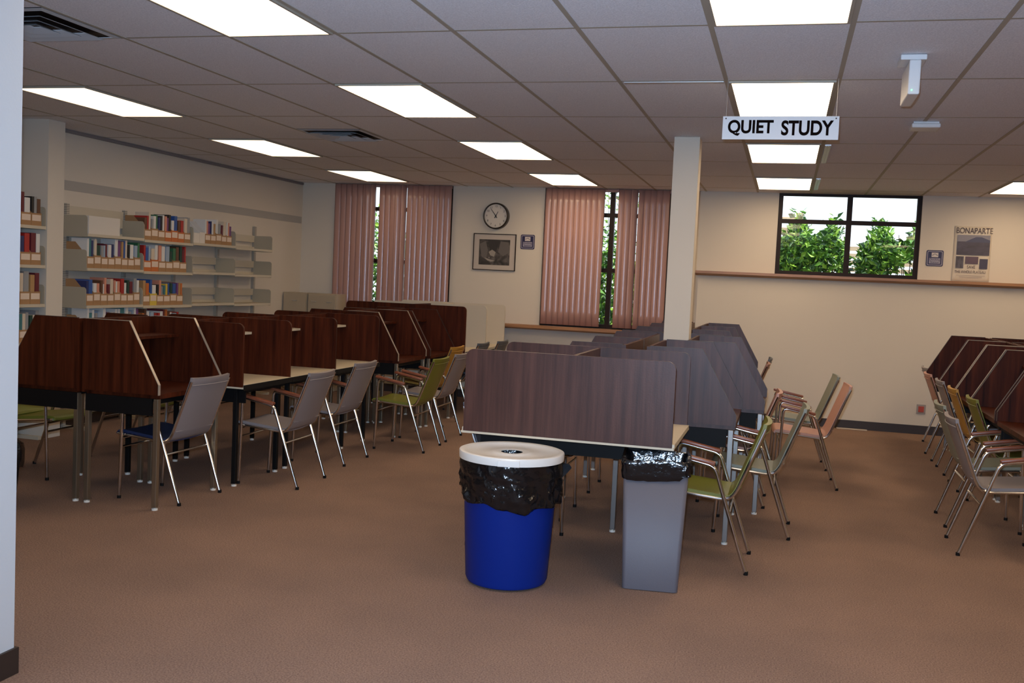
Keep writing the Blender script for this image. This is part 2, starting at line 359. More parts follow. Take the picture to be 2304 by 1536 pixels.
# ------------------------------------------------------------------ carrels
def slant_profile(zt, D): return [(.02, .735), (D, .735), (D, .80), (.34, zt), (.02, zt)]
def carrel(x, y0, y1, d, label, wood, edge, leg, zt=1.19, D=.56, shelf=True, group='slant-sided study carrels', legx=None):
    wd = y1 - y0
    t = thing('study_carrel', label, 'study carrel', (x, y0 if d > 0 else y1, 0), 0 if d > 0 else math.pi, group)
    boxpart('back_panel', wood, t, 0, .02, 0, wd, .72, zt - .003)
    for (a, c) in ((0, .02), (wd - .02, wd)):
        b = BM(); prism(b, slant_profile(zt, D), 'y', a, c); s = part('side_panel', b, wood, t)
        P = [(D, .735), (D, .80), (.34, zt), (.02, zt)]; b = BM(); e = .003
        Q = [(D + e, .735), (D + e, .80 + e * .3), (.34 + e * .6, zt + e), (.02, zt + e)]
        prism(b, P + Q[::-1], 'y', a - .001, c + .001); part('edge_trim', b, edge, s)
    boxpart('desktop', wood, t, .021, D - .001, .021, wd - .021, .71, .74)
    if shelf: boxpart('shelf', wood, t, .021, .23, .021, wd - .021, 1.055, 1.075)
    b = BM(); box(b, D - .05, D - .035, .03, wd - .03, .674, .709); box(b, .02, D - .05, .012, .024, .60, .709); box(b, .02, D - .05, wd - .024, wd - .012, .60, .709)
    box(b, .05, D - .052, .032, wd - .032, .69, .709); part('apron', b, BLACK, t)
    for lx in (.03, legx or D - .025):
        for ly in (.03, wd - .03):
            b = BM(); box(b, lx - .016, lx + .016, ly - .016, ly + .016, .018, .708, bev=.003); l = part('leg', b, leg, t)
            b = BM(); cyl(b, (lx, ly), .019, 0, .012, 14); cyl(b, (lx, ly), .008, .012, .02, 8); part('glide', b, GLIDE, l)
    return t
def double_carrel(cx, hw, y0, y1, label, wood, leg, zt=1.17, near=True, far=True, legy=None, legin=(.1, .1), hl=None, facemat=None, farmat=None, shelf=False, oh=.1, group='round-cornered double carrels', top=CREAMTOP):
    wd = y1 - y0
    t = thing('double_carrel', label, 'study carrel', (cx, y0, 0), 0, group)
    hl = hl or hw
    prof = rrect(-hl, hw, .724, zt, .045, corners=(0, 1, 1, 0))
    if near: b = BM(); prism(b, prof, 'y', 0, .02); part('side_panel', b, facemat or wood, t)
    if far: b = BM(); prism(b, prof, 'y', wd - .02, wd); part('side_panel', b, farmat or wood, t)
    boxpart('divider', wood, t, -.01, .01, .02 if near else 0, wd - (.02 if far else 0), .742, zt - .006)
    b = BM(); ya, yb_ = (.0205 if near else .0005), (wd - .0205 if far else wd)
    box(b, -hl - .012, hw + .012, ya, yb_, .715, .7415); box(b, -hl - .012, hw + .012, 0, ya, .712, .7235)
    if far: box(b, -hl - .012, hw + .012, yb_, wd, .712, .7235)
    part('desktop', b, top, t)
    if wood is WALNUTD:
        for x0_, x1_ in ((-hl - .0155, -hl - .0121), (hw + .0121, hw + .0155)): boxpart('edge_strip', BLACK, t, x0_, x1_, .001, wd - .001, .70, .739)
    if shelf:
        boxpart('shelf', top, t, .0105, .20, .022, wd - .022, 1.05, 1.068); boxpart('shelf', top, t, -.20, -.0105, .022, wd - .022, 1.05, 1.068)
    b = BM(); box(b, -hl + .03, hw - .03, oh, oh + .015, .60 if near else .676, .714); box(b, -hl + .03, hw - .03, wd - .05, wd - .035, .676, .714)
    box(b, hw - .045, hw - .03, oh + .015, wd - .05, .674, .714); box(b, -hl + .03, -hl + .045, oh + .015, wd - .05, .674, .714); part('apron', b, BLACK, t)
    for ly, li in zip(legy or (oh + .04, wd - .075), legin):
        for lx in (-hl + li, hw - li):
            b = BM(); box(b, lx - .016, lx + .016, ly - .016, ly + .016, .018, .713, bev=.003); l = part('leg', b, leg, t)
            b = BM(); cyl(b, (lx, ly), .019, 0, .012, 14); cyl(b, (lx, ly), .008, .012, .02, 8); part('glide', b, GLIDE, l)
    return t
# block of carrels along the bookshelves
R, M_, G_ = WALNUTD, WALNUT, LEGTAN
carrel(-4.31, 5.42, 6.15, 1, 'nearest slant-sided carrel on the aisle side of the dark left block', R, EDGE, G_)
carrel(-4.335, 5.42, 6.15, -1, 'nearest slant-sided carrel on the bookshelf side of the dark left block', R, EDGED, G_)
CH = -4.15
ys = [6.20, 6.91, 7.71, 8.62]; nm = ['first', 'middle', 'last']
for k in range(3):
    double_carrel(CH, .53, ys[k] + (0 if k == 0 else .0005), ys[k + 1], '%s of three dark brown double carrels with cream desktops in the left block' % nm[k], R, BLACK, near=(k == 0), far=True, hl=.55, shelf=True, legy=[(.10, .695), (.14,), (.37, .84)][k])
carrel(-4.09, 8.88, 9.66, 1, 'slant-sided carrel behind the cream-topped carrels, near the green chair', R, EDGE, G_)
carrel(-4.11, 8.88, 9.66, -1, 'slant-sided carrel behind the cream-topped carrels, facing the bookshelves', R, EDGED, G_, group=None)
carrel(-4.06, 9.69, 10.46, 1, 'slant-sided carrel against the tall dark panel, beside the mustard chair', R, EDGED, G_, group=None)
carrel(-4.08, 9.69, 10.46, -1, 'slant-sided carrel against the tall dark panel, facing the bookshelves', R, EDGED, G_, group=None)
double_carrel(-4.1, .71, 10.50, 11.3, 'tall wide double carrel with a dark brown end panel by the pink blind', R, BLACK, zt=1.24, hl=.73, farmat=CREAMPANEL, legy=(.05, .63), oh=.03)
double_carrel(-4.08, .69, 11.3005, 12.1, 'cream panelled double carrel below the framed picture', CREAMPANEL, BLACK, zt=1.24, near=False, hl=.71, group=None, legy=(.40, .72))
# middle block around the column
double_carrel(-1.08, .555, 5.19, 6.03, 'brown double carrel standing behind the two bins', M_, LEGGREY, zt=1.175, hl=.585, oh=.24, legy=(.26, .825), legin=(.075, .145))
xs = [-.81, -.66, -.81, -.81, -.81]; yy = [(6.17, 7.08), (7.11, 8.03), (8.18, 9.08), (9.1, 10.05), (10.08, 11.02)]
lb = ['nearest slant-sided carrel facing the pink chair aisle, beside the olive chair', 'slant-sided carrel jutting out beside the white column', 'slant-sided carrel just past the white column, facing the pink chair',
      'second-last slant-sided carrel of the middle block on the pink chair side', 'last slant-sided carrel of the middle block, nearest the lit window wall']
for x, (a, c), l in zip(xs, yy, lb): carrel(x, a, c, 1, l, M_, EDGED, LEGGREY)
lb = ['nearest slant-sided carrel on the clock side of the middle block', 'slant-sided carrel on the clock side of the middle block, left of the white column', 'slant-sided carrel on the clock side of the middle block, just past the white column',
      'second-last slant-sided carrel on the clock side of the middle block', 'last slant-sided carrel on the clock side of the middle block, below the parted blind']
yl = [(6.17, 6.98), (7.0, 7.9), (8.18, 9.08), (9.1, 10.05), (10.08, 11.02)]
for (a, c), l in zip(yl, lb): carrel(-.94, a, c, -1, l, M_, EDGED, LEGGREY)
# right block
yy = [(6.66, 7.55), (7.6, 8.5), (8.53, 9.28), (9.31, 10.2), (10.23, 11.2)]
od = ['nearest', 'second', 'third', 'fourth', 'farthest']
for k, (a, c) in enumerate(yy): carrel(2.02, a, c, -1, '%s slant-sided carrel of the right block, behind the row of chairs' % od[k], R, EDGE if k in (2, 3) else EDGED, LEGGREY, legx=.33)
for k, (a, c) in enumerate(yy[2:]): carrel(2.045, a, c, 1, ['nearest visible', 'middle', 'farthest'][k] + ' carrel backed onto the right block, below the poster', R, EDGED, LEGGREY)

# ------------------------------------------------------------------ chairs
CHM = {}
def chair_meshes():
    b = BM()
    def side(s):
        b = BM(); tube(b, fillet([(-.22, s * .228, .012), (-.022, s * .232, .585), (.225, s * .232, .632), (.245, s * .225, .012)], .04, 6), .0115, 10); return mesh_of('side_frame', b, CHROME, True)
    def arm(s):
        b = BM(); box(b, -.15, .125, -.022, .022, 0, .022, bev=.007); bmesh.ops.transform(b, matrix=Matrix.Translation((.125, s * .232, .617)) @ Matrix.Rotation(-math.atan2(.047, .247), 4, 'Y'), verts=b.verts); return mesh_of('armrest', b, ARMWOOD, True)
    prof = [(.285, .425), (.275, .443), (.24, .448), (-.07, .418), (-.115, .425), (-.14, .455), (-.275, .81), (-.279, .83)]
    def frame():
        b = BM()
        P = [Vector((p[0], 0, p[1])) for p in prof[1:-1]]
        for s in (-1, 1): tube(b, fillet([(.275, s * .212, .432), (-.065, s * .212, .403), (-.118, s * .212, .415), (-.146, s * .212, .455), (-.282, s * .212, .81)], .03, 4), .009, 8)
        tube(b, [(-.085, -.23, .40), (-.085, .23, .40)], .008, 8); tube(b, [(.235, -.226, .405), (.235, .226, .405)], .008, 8)
        return mesh_of('seat_frame', b, CHROME, True)
    def bar():
        b = BM(); tube(b, [(-.112, -.229, .325), (-.112, .229, .325)], .0075, 8); return mesh_of('stretcher', b, CHROME, True)
    def barf():
        b = BM(); tube(b, [(.237, -.228, .345), (.237, .228, .345)], .0075, 8); return mesh_of('stretcher', b, CHROME, True)
    def foot(x, y):
        b = BM(); cyl(b, (x, y), .0128, 0, .02, 12); return mesh_of('foot_cap', b, BLACK)
    def sheet(pl, th, wd, bow):
        b = BM(); pl = fillet([Vector((p[0], 0, p[1])) for p in pl], .03, 4); rows = []; n = len(pl); ny = 8
        for i, p in enumerate(pl):
            t = (pl[min(i + 1, n - 1)] - pl[max(0, i - 1)]).normalized(); nr = Vector((-t.z, 0, t.x)); row = []
            for side in (1, -1):
                for k in range(ny + 1):
                    u = k / ny * 2 - 1; q = p + nr * (side * th / 2 * (1 - .25 * u * u)) + Vector((0, u * wd, 0)) + bow(u, i / (n - 1)); row.append(b.verts.new(q))
            rows.append((row[:ny + 1], row[ny + 1:]))
        fs = []
        for (A, B), (C, D) in zip(rows, rows[1:]):
            for k in range(ny): fs += [b.faces.new((A[k], A[k + 1], C[k + 1], C[k])), b.faces.new((B[k], D[k], D[k + 1], B[k + 1]))]
            fs += [b.faces.new((A[0], C[0], D[0], B[0])), b.faces.new((A[ny], B[ny], D[ny], C[ny]))]
        for A, B in (rows[0], rows[-1]):
            for k in range(ny): fs.append(b.faces.new((A[k], B[k], B[k + 1], A[k + 1])))
        bmesh.ops.recalc_face_normals(b, faces=fs); return b
    seat = lambda: sheet(prof[:4] + [(-.105, .416)], .024, .205, lambda u, t: Vector((0, 0, -.010 * (1 - u * u))))
    back = lambda: sheet([(-.107, .417), (-.125, .43), (-.146, .465), (-.275, .81), (-.279, .835)], .026, .208, lambda u, t: Vector((-.022 * t * (1 - u * u), 0, -.006 * t * (1 - u * u))))
    def seam(k):
        b = BM()
        for z, tt in (((.475, .15), (.785, .93))[k],):
            x = -.146 - (z - .465) * .129 / .345
            pts = [(x - .0165 - .022 * tt * (1 - u * u), u * .205, z) for u in [k / 6 - 1 for k in range(13)]]
            tube(b, pts, .003, 6)
        return b
    return side(-1), side(1), arm(-1), arm(1), frame(), bar(), barf(), [foot(-.222, -.228), foot(-.222, .228), foot(.245, -.225), foot(.245, .225)], seat, back, seam
CP = chair_meshes(); FCOL = {}
def chair(x, y, facing, col, label, rot=0, group='chrome-framed armchairs', seatcol=None):
    t = thing('armchair', label, 'chair', (x, y, 0), (0 if facing > 0 else math.pi) + math.radians(rot), group)
    if col not in FCOL: FCOL[col] = (mesh_of('seat', CP[8](), FAB[col], True), mesh_of('backrest', CP[9](), FAB[col], True), mesh_of('seam', CP[10](0), FAB[col], True), mesh_of('seam', CP[10](1), FAB[col], True))
    if seatcol and seatcol not in FCOL: FCOL[seatcol] = (mesh_of('seat', CP[8](), FAB[seatcol], True),) * 3
    for k in (0, 1):
        s = link('side_frame', CP[k], t)
        for f in (0, 2): link('foot_cap', CP[7][k + f], s)
        link('armrest', CP[2 + k], t)
    link('seat_frame', CP[4], t); link('stretcher', CP[5], t); link('stretcher', CP[6], t)
    link('seat', FCOL[seatcol][0] if seatcol else FCOL[col][0], t, seatcol and 'dark blue seat'); bk = link('backrest', FCOL[col][1], t); link('seam', FCOL[col][2], bk); link('seam', FCOL[col][3], bk)
    return t
def ch(xfoot, y, facing, *a, **k): return chair(xfoot + facing * .222, y, facing, *a, **k)
# aisle side of the left block (backs towards the aisle)
ch(-3.70, 5.85, -1, 'grey', 'grey chair at the nearest left carrel, closest to the camera on that side', rot=-2, seatcol='navy')
ch(-3.275, 6.62, -1, 'grey', 'grey chair pulled well out from the first cream desktop', rot=1)
ch(-3.345, 7.57, -1, 'grey', 'grey chair between the pulled-out grey chair and the olive chair')
ch(-3.0, 8.45, -1, 'green', 'olive green chair standing in the left aisle beyond the grey ones', rot=1)
ch(-3.02, 9.12, -1, 'grey', 'grey chair directly behind the olive chair in the left aisle')
ch(-3.36, 9.99, -1, 'gold', 'mustard chair at the tall dark end panel of the left block')
ch(-3.33, 10.83, -1, 'slate', 'slate chair back showing above the brown panel, beside the dark end panel')
ch(-3.27, 11.42, -1, 'slate', 'farther slate chair back showing above the brown panel, by the window sill')
# bookshelf side of the left block
ch(-5.42, 6.09, 1, 'green', 'olive green chair seen under the nearest left carrel beside the white wall edge', rot=2)
ch(-5.28, 6.98, 1, 'green', 'olive green chair seen between the legs of the left block')
ch(-5.25, 7.85, 1, 'grey', 'grey chair on the bookshelf side of the left block')
# clock side of the middle block
ch(-1.715, 5.74, 1, 'slate', 'slate chair half hidden behind the blue bin')
ch(-1.80, 6.55, 1, 'grey', 'grey chair under the clock side of the middle block, behind the slate one', group=None)
ch(-1.80, 7.5, 1, 'gold', 'mustard chair at the clock side of the middle block', group=None)
# pink chair side of the middle block
ch(-.122, 5.80, -1, 'green', 'olive green chair just behind the grey bin')
ch(.105, 6.71, -1, 'sage', 'sage grey chair between the olive chair and the pink chair')
ch(-.07, 7.58, -1, 'pink', 'pinkish chair tucked in close behind the sage grey chair')
ch(.47, 8.53, -1, 'pink', 'dusty pink chair standing out in the open aisle', rot=3)
ch(.42, 9.42, -1, 'sage', 'sage grey chair behind the dusty pink chair in the aisle', rot=3)
ch(-.20, 10.5, -1, 'rust', 'rust chair tucked in at the far end of the middle block')
ch(-.19, 11.3, -1, 'slate', 'slate chair at the very end of the middle block near the wall')
# right block
ch(1.11, 6.79, 1, 'grey', 'grey chair nearest the camera at the right block')
ch(1.15, 7.57, 1, 'sage', 'sage grey chair second from the camera at the right block')
ch(1.46, 8.18, 1, 'green', 'olive green chair at the right block, between the sage grey and mustard chairs')
ch(1.445, 8.98, 1, 'gold', 'mustard chair at the right block')
ch(1.45, 9.75, 1, 'grey', 'grey chair at the right block, between the mustard and pink chairs')
ch(1.45, 10.54, 1, 'pink', 'dusty pink chair at the right block')
ch(1.54, 11.45, 1, 'grey', 'farthest grey chair at the right block, against the wall')

# ------------------------------------------------------------------ bins
t = thing('recycling_bin', 'round blue plastic bin with black liner and white lid', 'bin', (-1.315, 4.94, 0))
b = BM(); lathe(b, [(.0, .004), (.185, .004), (.205, .012), (.213, .03), (.245, .60), (.255, .64), (.255, .66), (.245, .66), (.235, .6), (.205, .03), (.0, .02)], 64); part('body', b, BLUE, t, smooth=True)
from mathutils import noise as NZ
def skirt(p, a):
    sft = max(0, (.66 - p.z) / .19)
    q = Vector((math.cos(a) * 2.2 + p.z * 5, math.sin(a) * 2.2 - p.z * 3, p.z * 9)); d = abs(NZ.noise(q)) * .026 + abs(NZ.noise(q * 2.7)) * .016 + abs(NZ.noise(q * 6)) * .007
    low = .042 * math.cos(a + 1.0) + .010 * math.sin(5 * a + 1) + .006 * math.sin(11 * a)
    r = math.hypot(p.x, p.y) + .004 + d * (.25 + 1.1 * sft); j = .0045 * NZ.noise(q * 19) * sft; return Vector(((r + j) * math.cos(a), (r + j) * math.sin(a), p.z - sft * low - (sft * .012 if sft > .9 else 0)))
b = BM(); lathe(b, [(.253 - .0005 * k * (k > 8) , .662 - k * .0095) if k < 12 else (.2475 - .0012 * (k - 12), .662 - k * .0095) for k in range(21)], 160, warp=skirt); ln = part('liner', b, BAG, t, smooth=True)
md = ln.modifiers.new('thickness', 'SOLIDIFY'); md.thickness = .002
b = BM(); lathe(b, [(.056, .6745), (.056, .676), (.088, .680), (.10, .677), (.112, .672), (.225, .676), (.235, .682), (.262, .686), (.270, .683), (.272, .676), (.270, .645), (.266, .645), (.266, .674), (.23, .669), (.112, .668), (.09, .6755)], 72, close=True)
lid = part('lid', b, LID, t, smooth=True)
b = BM(); lathe(b, [(.0, .30), (.19, .30), (.2145, .46), (.2385, .655), (.2345, .655), (.21, .46), (.186, .304), (.0, .304)], 40); part('liner_interior', b, BAG, t)
b = BM(); box(b, -.055, .055, -.279, -.268, .645, .677, bev=.003); bmesh.ops.transform(b, matrix=Matrix.Rotation(math.radians(12), 4, 'Z'), verts=b.verts); part('lid_tab', b, LID, lid)

t = thing('waste_bin', 'tall square grey plastic bin with a black liner folded over its rim', 'bin', (-.60, 5.20, 0), math.radians(6.5))
def frustum(b, h0, h1, z0, z1, r0, r1, inset=0, cap=True):
    A = rrect(-h0, h0, -h0, h0, r0); B_ = rrect(-h1, h1, -h1, h1, r1)
    va = [b.verts.new((p[0], p[1], z0)) for p in A]; vb = [b.verts.new((p[0], p[1], z1)) for p in B_]; n = len(A); fs = []
    for k in range(n): fs.append(b.faces.new((va[k], va[(k + 1) % n], vb[(k + 1) % n], vb[k])))
    if cap: fs.append(b.faces.new(va))
    return va, vb, fs
b = BM(); va, vb, fs = frustum(b, .142, .166, .004, .66, .02, .024); bmesh.ops.recalc_face_normals(b, faces=fs); o = part('body', b, GREYP, t, smooth=True); md = o.modifiers.new('thickness', 'SOLIDIFY'); md.thickness = .004; md.offset = -1
b = BM(); N = 24; rn = random.Random(5); rings = []
for (h, z) in ((.168, .588), (.174, .605), (.172, .63), (.178, .66), (.173, .678), (.160, .680), (.152, .655), (.146, .58), (.138, .42), (.02, .40)):
    pts = rrect(-h, h, -h, h, min(.03, h * .4), n=8); L_ = len(pts); ring = []
    P2 = []
    for q in range(L_):                       # resample straight runs so the film can crease
        a_, c_ = pts[q], pts[(q + 1) % L_]; m = 14 if math.hypot(a_[0] - c_[0], a_[1] - c_[1]) > .03 else 1
        m = 14 if q % 9 == 8 else 1
        for s in range(m): P2.append((a_[0] + (c_[0] - a_[0]) * s / m, a_[1] + (c_[1] - a_[1]) * s / m))
    for q, p in enumerate(P2):
        k = 1 + rn.uniform(-.012, .028); dz = rn.uniform(-.004, .004) + (.018 * math.sin(q * .13 + 1) if z < .60 and h > .16 else .006 * math.sin(q * .4))
        ring.append(b.verts.new((p[0] * k, p[1] * k, z + dz)))
    rings.append(ring)
fs = []
for A, B_ in zip(rings, rings[1:]):
    for q in range(len(A)): fs.append(b.faces.new((A[q], A[(q + 1) % len(A)], B_[(q + 1) % len(A)], B_[q])))
fs.append(b.faces.new(rings[-1])); bmesh.ops.recalc_face_normals(b, faces=fs); part('liner', b, BAG, t, smooth=True)

t = thing('wastebasket', 'black lined wastebasket half hidden behind the white wall edge', 'bin', (-4.735, 5.10, 0))
b = BM(); lathe(b, [(.0, .003), (.15, .003), (.16, .02), (.19, .36), (.18, .36), (.15, .03), (0, .02)], 32); part('body', b, BLACK, t, smooth=True)
b = BM(); lathe(b, [(.196, .24), (.205, .28), (.206, .36), (.198, .40), (.185, .39), (.178, .33)], 40, warp=lambda p, a: Vector((p.x * (1 + .02 * math.sin(9 * a)), p.y * (1 + .02 * math.sin(9 * a)), p.z + .012 * math.sin(5 * a)))); part('liner', b, BAG, t, smooth=True)

# ------------------------------------------------------------------ wall things
t = thing('wall_clock', 'round white wall clock with a dark rim above the framed picture', 'clock', (-3.645, YW, 2.365))
b = BM(); lathe(b, [(.150, .066), (.158, .07), (.168, .06), (.170, .0), (.150, .0)], 64, close=True); bmesh.ops.transform(b, matrix=Matrix.Rotation(math.pi / 2, 4, 'X'), verts=b.verts); part('rim', b, mat('clock_rim', (.02, .015, .012), .35), t, smooth=True)
b = BM(); cyl(b, (0, 0), .151, -.050, -.002, 64, 'y'); part('face', b, mat('clock_face', (.66, .60, .52), .5), t)
INK = mat('black_ink', (.01, .01, .01), .5)
for k in range(1, 13):
    a = math.radians(30 * k); text('numeral', str(k), .036, INK, t, FACE(.122 * math.sin(a), -.051, .122 * math.cos(a)), depth=.0005)
def hand(nm, ang, L, wd, y):
    b = BM(); prism(b, [(-wd, -.03), (wd, -.03), (wd * .5, L), (-wd * .5, L)], 'y', y - .001, y); bmesh.ops.transform(b, matrix=Matrix.Rotation(math.radians(ang), 4, 'Y'), verts=b.verts); part(nm, b, INK, t)
hand('hour_hand', 27, .065, .006, -.053); hand('minute_hand', -36, .115, .005, -.0555)
b = BM(); cyl(b, (0, 0), .008, -.058, -.05, 16, 'y'); part('hub', b, INK, t)

t = thing('framed_picture', 'dark framed monochrome photograph on the wall under the clock', 'picture', (-3.655, YW - .001, 1.905))
b = BM(); f_ = .009
for a_ in ((-.285, .285, .226, .235), (-.285, .285, -.235, -.226), (-.285, -.276, -.226, .226), (.276, .285, -.226, .226)): box(b, a_[0], a_[1], -.022, 0, a_[2], a_[3])
part('frame', b, FRAMEDARK, t)
boxpart('mat_board', mat('picture_mat', (.52, .45, .38), .6), t, -.276, .276, -.012, -.001, -.226, .226)
def photo_mat(name, cols, scale, dist):
    m = bpy.data.materials.new(name); m.use_nodes = True; nt = m.node_tree; bs = nt.nodes['Principled BSDF']; tc = nt.nodes.new('ShaderNodeTexCoord'); n = nt.nodes.new('ShaderNodeTexNoise'); mp = nt.nodes.new('ShaderNodeMapping'); mp.inputs['Scale'].default_value = scale
    n.inputs['Scale'].default_value = 1; n.inputs['Distortion'].default_value = dist; n.inputs['Detail'].default_value = 3; nt.links.new(tc.outputs['Object'], mp.inputs[0]); nt.links.new(mp.outputs[0], n.inputs[0]); r = nt.nodes.new('ShaderNodeValToRGB'); nt.links.new(n.outputs[0], r.inputs[0])
    r.color_ramp.elements[0].color = (*cols[0], 1); r.color_ramp.elements[0].position = .3; r.color_ramp.elements[1].color = (*cols[-1], 1); r.color_ramp.elements[1].position = .7
    for k, c in enumerate(cols[1:-1]): e = r.color_ramp.elements.new(.3 + .4 * (k + 1) / (len(cols) - 1)); e.color = (*c, 1)
    nt.links.new(r.outputs[0], bs.inputs['Base Color']); bs.inputs['Roughness'].default_value = .4; return m
ph = boxpart('print', photo_mat('monochrome_print', [(.02, .017, .014), (.06, .052, .045), (.15, .13, .115)], (7, 7, 9), 1.2), t, -.206, .206, -.0135, -.012, -.166, .16)
PG = [mat('print_grey_%s' % n, c, .5) for n, c in (('dark', (.035, .03, .025)), ('mid', (.14, .12, .105)), ('light', (.33, .29, .24)))]
def shp(pts, m, y=-.0142):
    b = BM(); prism(b, pts, 'y', y, -.0134); part('print_shape', b, m, ph)
shp([(-.09, .158), (.07, .158), (.03, .02), (0, -.06), (-.05, -.02)], PG[0]); shp([(-.2, .1), (-.12, .14), (-.085, .02), (-.11, -.1), (-.17, -.06)], PG[1]); shp([(.08, .14), (.19, .13), (.2, 0), (.12, -.05), (.05, .0)], PG[1])
shp([(-.075, .0), (-.03, .03), (.02, .0), (.0, -.06), (-.05, -.045)], PG[2], -.0145); shp([(-.13, -.075), (-.09, -.11), (-.04, -.125), (.01, -.11), (-.04, -.10), (-.09, -.085)], PG[2], -.0145); shp([(-.075, -.07), (-.06, -.065), (-.065, -.085)], PG[2], -.0146)

def station_sign(x, label, yb, z):
    t = thing('wall_sign', label, 'sign', (x, yb, z), 0, 'blue wall signs')
    def pl(nm, h, r, m, y0, y1, par):
        b = BM(); prism(b, rrect(-h, h, -h, h, r), 'y', y0, y1); return part(nm, b, m, par)
    NAVY = mat('navy_sign', (.02, .018, .07), .4); LIL = mat('lilac_sign', (.33, .30, .36), .5)
    p = pl('plate', .092, .018, NAVY, -.005, 0, t); pl('border', .082, .014, LIL, -.006, -.0052, t); pl('panel', .074, .010, NAVY, -.007, -.0062, t)
    b = BM(); box(b, -.036, .036, -.008, -.0071, .012, .064); part('symbol', b, mat('sign_cream', (.60, .54, .50), .5), t)
    b = BM(); tube(b, [Vector((-.032 + .064 * k / 12, -.0085, .034 + .014 * math.sin(math.pi * max(0, min(1, (k - 2) / 8))))) for k in range(13)], .0025, 6); part('arch_mark', b, NAVY, t)
    b = BM(); box(b, -.06, .06, -.008, -.0071, -.062, .0); part('caption_panel', b, LIL, t)
    text('caption', 'Docking', .034, NAVY, t, FACE(0, -.009, -.016), depth=.0005); text('caption', 'Station', .034, NAVY, t, FACE(0, -.009, -.046), depth=.0005)
station_sign(-3.22, 'small square blue sign between the framed picture and the parted blind', YW - .001, 2.05)
station_sign(1.62, 'small square blue sign between the leafy window and the poster', YW - .001, 2.03)

t = thing('poster', 'curling paper poster with a lake photograph and three small pictures', 'poster', (2.01, YW - .002, 2.085))
b = BM(); n = 10; rows = []
for i in range(n + 1):
    rows.append([b.verts.new((-.195 + .39 * k / n, -.004 - .010 * max(0, abs(k / n - .5) * 2 - .8) * 5 * (1 if i < 2 or i > 8 else .3) - .002 * math.sin(i * 1.3 + k), -.325 + .645 * i / n)) for k in range(n + 1)])
for A, B_ in zip(rows, rows[1:]):
    for k in range(n): b.faces.new((A[k], A[k + 1], B_[k + 1], B_[k]))
o = part('sheet', b, mat('poster_paper', (.62, .54, .43), .5), t, smooth=True); md = o.modifiers.new('thickness', 'SOLIDIFY'); md.thickness = .001
PINK_ = mat('poster_ink', (.06, .035, .04), .6)
text('title', 'BONAPARTE', .094, PINK_, t, FACE(.01, -.014, .268), depth=.0006, sx=.72)
def pic(x0, x1, z0, z1, m): return boxpart('picture', m, t, x0, x1, -.0135, -.0125, z0, z1)
pb = pic(-.165, .18, -.005, .222, mat('lake_photo', (.055, .048, .068), .5, noise=((6, 6, 16), (.038, .03, .042), (.08, .07, .105), .3, .7)))
b = BM(); prism(b, [(-.165, .222), (.18, .222), (.18, .155), (-.165, .145)], 'y', -.0142, -.0134); part('photo_sky', b, mat('photo_sky', (.22, .21, .25), .6), pb)
b = BM(); prism(b, [(-.08, .145), (-.02, .175), (.03, .20), (.09, .20), (.18, .165), (.18, .14), (-.08, .14)], 'y', -.0149, -.0141); part('photo_mountain', b, mat('photo_mountain', (.07, .075, .13), .6), pb)
pic(-.165, -.083, -.155, -.022, mat('small_photo_falls', (.07, .055, .07), .5, noise=((40, 40, 8), (.05, .04, .05), (.14, .13, .16), .4, .7)))
pic(-.066, .07, -.105, -.022, mat('small_photo_dusk', (.10, .06, .085), .5)); pic(.085, .17, -.158, -.045, mat('small_photo_hill', (.05, .045, .08), .5))
text('caption', 'SAVE', .05, PINK_, t, FACE(.0, -.014, -.142), depth=.0005, sx=.8); text('caption', 'THE WHOLE PLATEAU', .045, PINK_, t, FACE(-.008, -.014, -.198), depth=.0005, sx=.72)
b = BM()
for z, a_, c_ in ((-.238, -.15, .15), (-.257, -.12, .12)): box(b, a_, c_, -.0138, -.0128, z - .0025, z + .0025)
part('small_print', b, mat('poster_fine_ink', (.36, .30, .26), .6), t)

t = thing('power_outlet', 'metal wall plate with a red socket low beside the farthest right chair', 'outlet', (1.575, 12.289, .29))
boxpart('plate', mat('plate_taupe', (.33, .28, .24), .45), t, -.05, .05, -.006, 0, -.055, .055, bev=.002); boxpart('socket', mat('red_socket', (.42, .05, .02), .4), t, -.03, .03, -.012, -.006, -.034, .034, bev=.003)
t = thing('wall_outlet', 'shiny wall socket low on the wall behind the middle block chairs', 'outlet', (-.02, 12.289, .31))
boxpart('plate', ALU, t, -.035, .035, -.008, 0, -.055, .055, bev=.002); boxpart('socket', FRAMEDARK, t, -.018, .012, -.011, -.008, -.03, .03)
t = thing('cable_raceway', 'pale cable channel on the carpet by the wall behind the pink chair', 'cable cover', (.17, 12.235, 0))
boxpart('channel', mat('raceway_grey', (.5, .48, .45), .4), t, -.25, .25, -.035, .035, 0, .11, bev=.008); boxpart('cover', ALU, t, -.25, .25, -.044, -.036, .01, .05)
tag(boxpart('floor_strip', mat('strip_cream', (.55, .46, .36), .5), None, .66, 1.0, 12.20, 12.24, 0, .012, bev=.003), 'thin pale strip lying on the carpet along the dark baseboard', 'floor strip')

